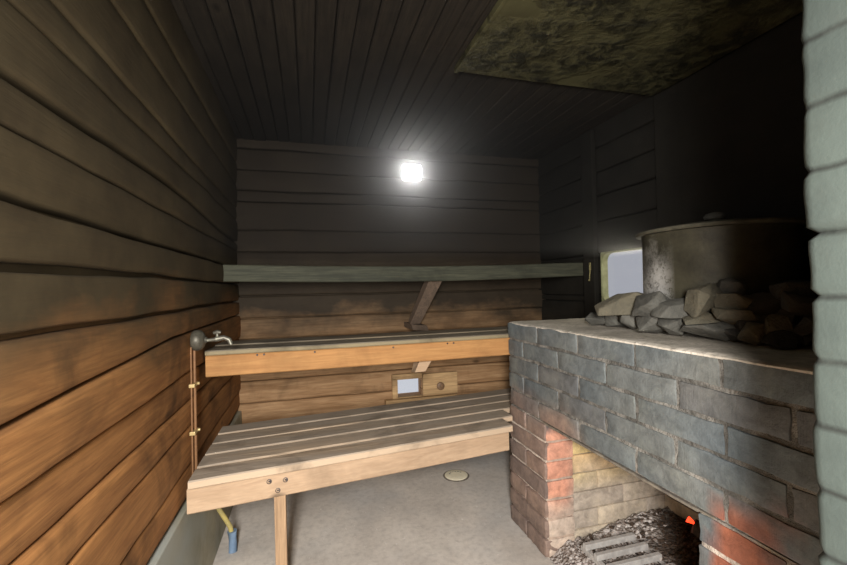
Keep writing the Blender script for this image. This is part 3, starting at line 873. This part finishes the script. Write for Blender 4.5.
# ------------------------------------------------------------------ stones on the stove
def ray(px, py): return (fw + R2*((px-423.5)/FPX) - U2*((py-282.5)/FPX))
stones = [ # px centre, py centre, width, height (as measured on the photo), distance row x, material, how it looks
 (622.5, 304.5, 50, 19, 1.17, 'rock_tan', 'large flat tan stone lying on top of the heap in front of the side window'),
 (648, 306.5, 34, 23, 1.13, 'rock', 'wedge-shaped grey stone leaning between the flat tan stone and the pot'),
 (667.5, 309.5, 33, 17, 1.10, 'rock', 'flat-topped grey stone at the foot of the painted light patch on the pot'),
 (617, 318, 26, 15, 1.14, 'rock', 'small grey stone under the large flat tan stone'),
 (631, 323, 22, 17, 1.10, 'rock', 'rounded dark grey stone below the wedge-shaped stone'),
 (651, 326.5, 27, 20, 1.075, 'rock', 'upright blocky grey stone in the bottom row, below the flat-topped stone'),
 (671, 329.5, 25, 17, 1.065, 'rock', 'triangular grey stone in the bottom row beside the blocky one'),
 (604, 326.5, 36, 11, 1.12, 'rock', 'low flat grey slab at the far left end of the heap'),
 (680, 321, 20, 12, 1.10, 'rock_shaded', 'small dark stone wedged above the triangular stone'),
 (702.5, 301.5, 36, 28, 1.13, 'rock_tan', 'big brown angular stone leaning against the middle of the pot'),
 (728.5, 288, 21, 18, 1.17, 'rock', 'pale peaked stone at the very top of the heap'),
 (731, 304, 33, 17, 1.13, 'rock_tan', 'brown stone directly under the pale peaked stone'),
 (731, 317, 32, 16, 1.11, 'rock_tan', 'mottled tan stone third down from the pale peaked stone'),
 (701, 321, 32, 15, 1.09, 'rock_tan', 'brown stone under the big angular stone'),
 (707, 333.5, 44, 16, 1.07, 'rock', 'long low stone slab at the front middle of the bottom row'),
 (753.5, 336, 27, 19, 1.10, 'rock_tan', 'brown stone in the bottom row right of the long slab'),
 (775, 327, 22, 21, 1.13, 'rock_tan', 'jagged stone standing on edge right of the brown bottom stone'),
 (789, 292, 28, 20, 1.19, 'rock_shaded', 'dark reddish stone topmost at the right end of the heap'),
 (800, 304, 26, 22, 1.16, 'rock_shaded', 'shade-dark stone beneath the dark reddish one beside the painted brick wall'),
 (804, 326, 18, 16, 1.14, 'rock_shaded', 'small shade-dark stone low against the painted brick wall'),
 (759, 306, 28, 24, 1.16, 'rock_shaded', 'stone darkened with painted shade right of the peaked stone'),
 (748, 321, 24, 18, 1.13, 'rock_shaded', 'small shade-dark stone above the brown bottom stone'),
 (726, 339, 18, 12, 1.09, 'rock_shaded', 'little dark stone at the right tip of the long slab'),
 (780, 341, 28, 14, 1.11, 'rock_shaded', 'low dark stone at the ledge under the jagged stone'),
 (786, 312, 24, 20, 1.17, 'rock_shaded', 'shade-dark stone between the jagged stone and the topmost right one'),
]
for i, (px, py, w_, h_, X, mt, lab) in enumerate(stones):
    d_ = ray(px, py); t_ = X/d_.x
    # keep every stone clear of the pot it leans on
    for _ in range(90):
        c = d_*t_; rad = min(.12, max(.06, w_*t_/FPX*1.22*.85))*.5
        if math.hypot(c.x+rad*.3-pc[0], c.y-pc[1]) >= .232+rad*1.22: break
        t_ -= .004
    c = d_*t_+Vector((0, 0, EYE)); zc = t_
    sw, sh = w_*t_/FPX*1.22, h_*t_/FPX*1.22
    dep = min(.12, max(.06, sw*.85))
    bm = hull(40+i, sw, dep, sh, 15, .10)
    if i in (0, 7, 14): bmesh.ops.scale(bm, verts=bm.verts, vec=(1, 1, 1))
    tilt = {0: -.20, 1: -.35, 2: -.08, 9: -.25, 11: .1}.get(i, 0)
    rot = Matrix.Rotation(-YAW-.35, 3, 'Z') @ Matrix.Rotation(tilt, 3, 'Y')
    for v in bm.verts: v.co = rot @ v.co
    c.x += dep*.15
    zmin = min(v.co.z for v in bm.verts)
    if c.z+zmin < .924: c.z = .924-zmin
    for v in bm.verts: v.co += c
    o = lonely('stove_stone', bm, M[mt], (c.x, c.y, c.z), 38)
    prop(o, lab, 'stone', 'stones heaped on the stove')
# stones behind the front rows, that carry the pile against the pot
r_ = random.Random(11)
fill = []
for (x, y, z, s) in ((1.19, .72, .96, .10), (1.19, .60, .97, .11), (1.22, .66, 1.03, .08), (1.22, 1.38, .955, .09), (1.32, .52, .97, .11), (1.30, .66, .96, .1)):
    bm = hull(r_.randint(100, 900), s, s*1.1, s*.75, 15, .10)
    zmin = min(v.co.z for v in bm.verts); z = max(z, .924-zmin)
    bmesh.ops.translate(bm, verts=bm.verts, vec=(x, y, z))
    o = lonely('stove_stone', bm, M['rock_shaded'], (x, y, z), 38)
    prop(o, 'dark stone mostly hidden behind the front rows of the heap on the stove', 'stone', 'hidden stones behind the front rows')

# ------------------------------------------------------------------ tap, pipe, hose, drain
e = empty('water_tap', (XL, 1.58, .93), 'old wall tap with a dull bell-shaped fitting above the left end of the middle bench', 'tap')
bm = B(); lathe(bm, [(.030, .0), (.035, .006), (.036, .016), (.033, .028), (.024, .036), (.012, .040), (.010, .046)], (XL+.012, 1.58, .925), 32, 'X')
link('bell_fitting', bm, M['bell'], e, 40)
bm = B(); tube(bm, [(XL+.055, 1.58, .923), (XL+.068, 1.58, .924), (XL+.095, 1.58, .926)], [.006, .006, .009], 14)
tube(bm, [(XL+.085, 1.58, .926), (XL+.112, 1.58, .930), (XL+.128, 1.58, .922), (XL+.134, 1.58, .905)], [.010, .009, .008, .008], 14)
link('valve_body', bm, M['tapmetal'], e, 50)
bm = B(); tube(bm, [(XL+.090, 1.58, .932), (XL+.090, 1.58, .948)], .005, 10); link('spindle', bm, M['tapmetal'], e, 50)
bm = B(); tube(bm, [(XL+.078, 1.58, .947), (XL+.090, 1.58, .951), (XL+.102, 1.58, .948)], [.006, .008, .006], 10); link('handle', bm, M['bell'], e, 50)
e = empty('copper_pipe', (XL+.018, 1.585, .1), 'thin vertical copper pipe clamped to the left wall below the tap', 'pipe')
bm = B(); tube(bm, [(XL+.016, 1.585, .475), (XL+.016, 1.585, .897)], .0050, 12); link('pipe', bm, M['copper'], e, 50)
bm = B(); tube(bm, [(XL+.013, 1.555, .475), (XL+.013, 1.555, .65), (XL+.013, 1.555, .905)], .0030, 10); link('thin_pipe', bm, M['copper'], e, 50)
for z in (.775, .615):
    bm = B(); box(bm, XL+.006, XL+.024, 1.548, 1.596, z-.006, z+.006, .002)
    tube(bm, [(XL+.024, 1.590, z), (XL+.030, 1.590, z)], .005, 8); link('clamp', bm, M['brass'], e)
e = empty('drain_hose', (-.325, 1.90, 0), 'yellowish pipe ending in a blue hose piece on the floor under the lowest bench', 'hose')
bm = B(); tube(bm, [(-.325, 1.895, .0), (-.325, 1.90, .035), (-.328, 1.90, .085)], [.017, .0165, .019], 16); link('hose_end', bm, M['bluehose'], e, 50)
bm = B(); tube(bm, [(-.328, 1.90, .070), (-.335, 1.898, .105), (-.352, 1.885, .15), (-.372, 1.87, .20), (-.38, 1.86, .24)], .0095, 12); link('pipe', bm, M['yellowpipe'], e, 50)
e = empty('floor_drain', (.80, 2.25, 0), 'round cream floor drain in the concrete at the far end of the lowest bench', 'drain')
bm = B(); lathe(bm, [(.074, 0), (.076, .003), (.068, .006), (.064, .003), (.01, .003)], (.80, 2.25, 0), 40); link('rim', bm, M['drainrim'], e, 40)
bm = B(); lathe(bm, [(.066, .003), (.0655, .0070), (.060, .0085), (.03, .0090), (.004, .0092)], (.80, 2.25, 0), 40)
link('cover', bm, M['drain'], e, 40)
bm = B()
for k in range(6):
    a = math.radians(30+k*24); box(bm, .80+.038*math.cos(a)-.004, .80+.038*math.cos(a)+.004, 2.25+.038*math.sin(a)-.004, 2.25+.038*math.sin(a)+.004, .0070, .0098, .001)
link('drain_holes', bm, M['drainrim'], e)
# grit on the floor
bm = B(); r_ = random.Random(5)
for k in range(260):
    x = r_.uniform(-.38, .86); y = r_.uniform(.6, 2.5); s = r_.uniform(.0012, .0032)
    q = bmesh.ops.create_icosphere(bm, subdivisions=1, radius=s)['verts']
    for v in q: v.co = Vector((v.co.x*r_.uniform(.8, 1.3), v.co.y, v.co.z*.6))+Vector((x, y, s*.45))
o = lonely('floor_grit', bm, M['ashlump'], (.2, 1.5, 0)); prop(o, 'pale grit and wood crumbs strewn over the concrete floor', 'grit', kind='stuff')

# ------------------------------------------------------------------ smoke haze that fills the room
n = NT('thin_wood_smoke'); n.n.remove(n.p)
v = n.add('ShaderNodeVolumePrincipled'); v.inputs['Color'].default_value = (.97, .98, 1, 1); v.inputs['Density'].default_value = .36; v.inputs['Anisotropy'].default_value = .86
n.l(v.outputs[0], n.n['Material Output'].inputs['Volume'])
bm = B(); box(bm, XL-.02, XR+.02, 1.45, YB+.02, 1.24, ZC+.01)
o = link('smoke_haze', bm, n.m); prop(o, 'thin bluish smoke haze hanging under the ceiling', 'smoke', kind='stuff')
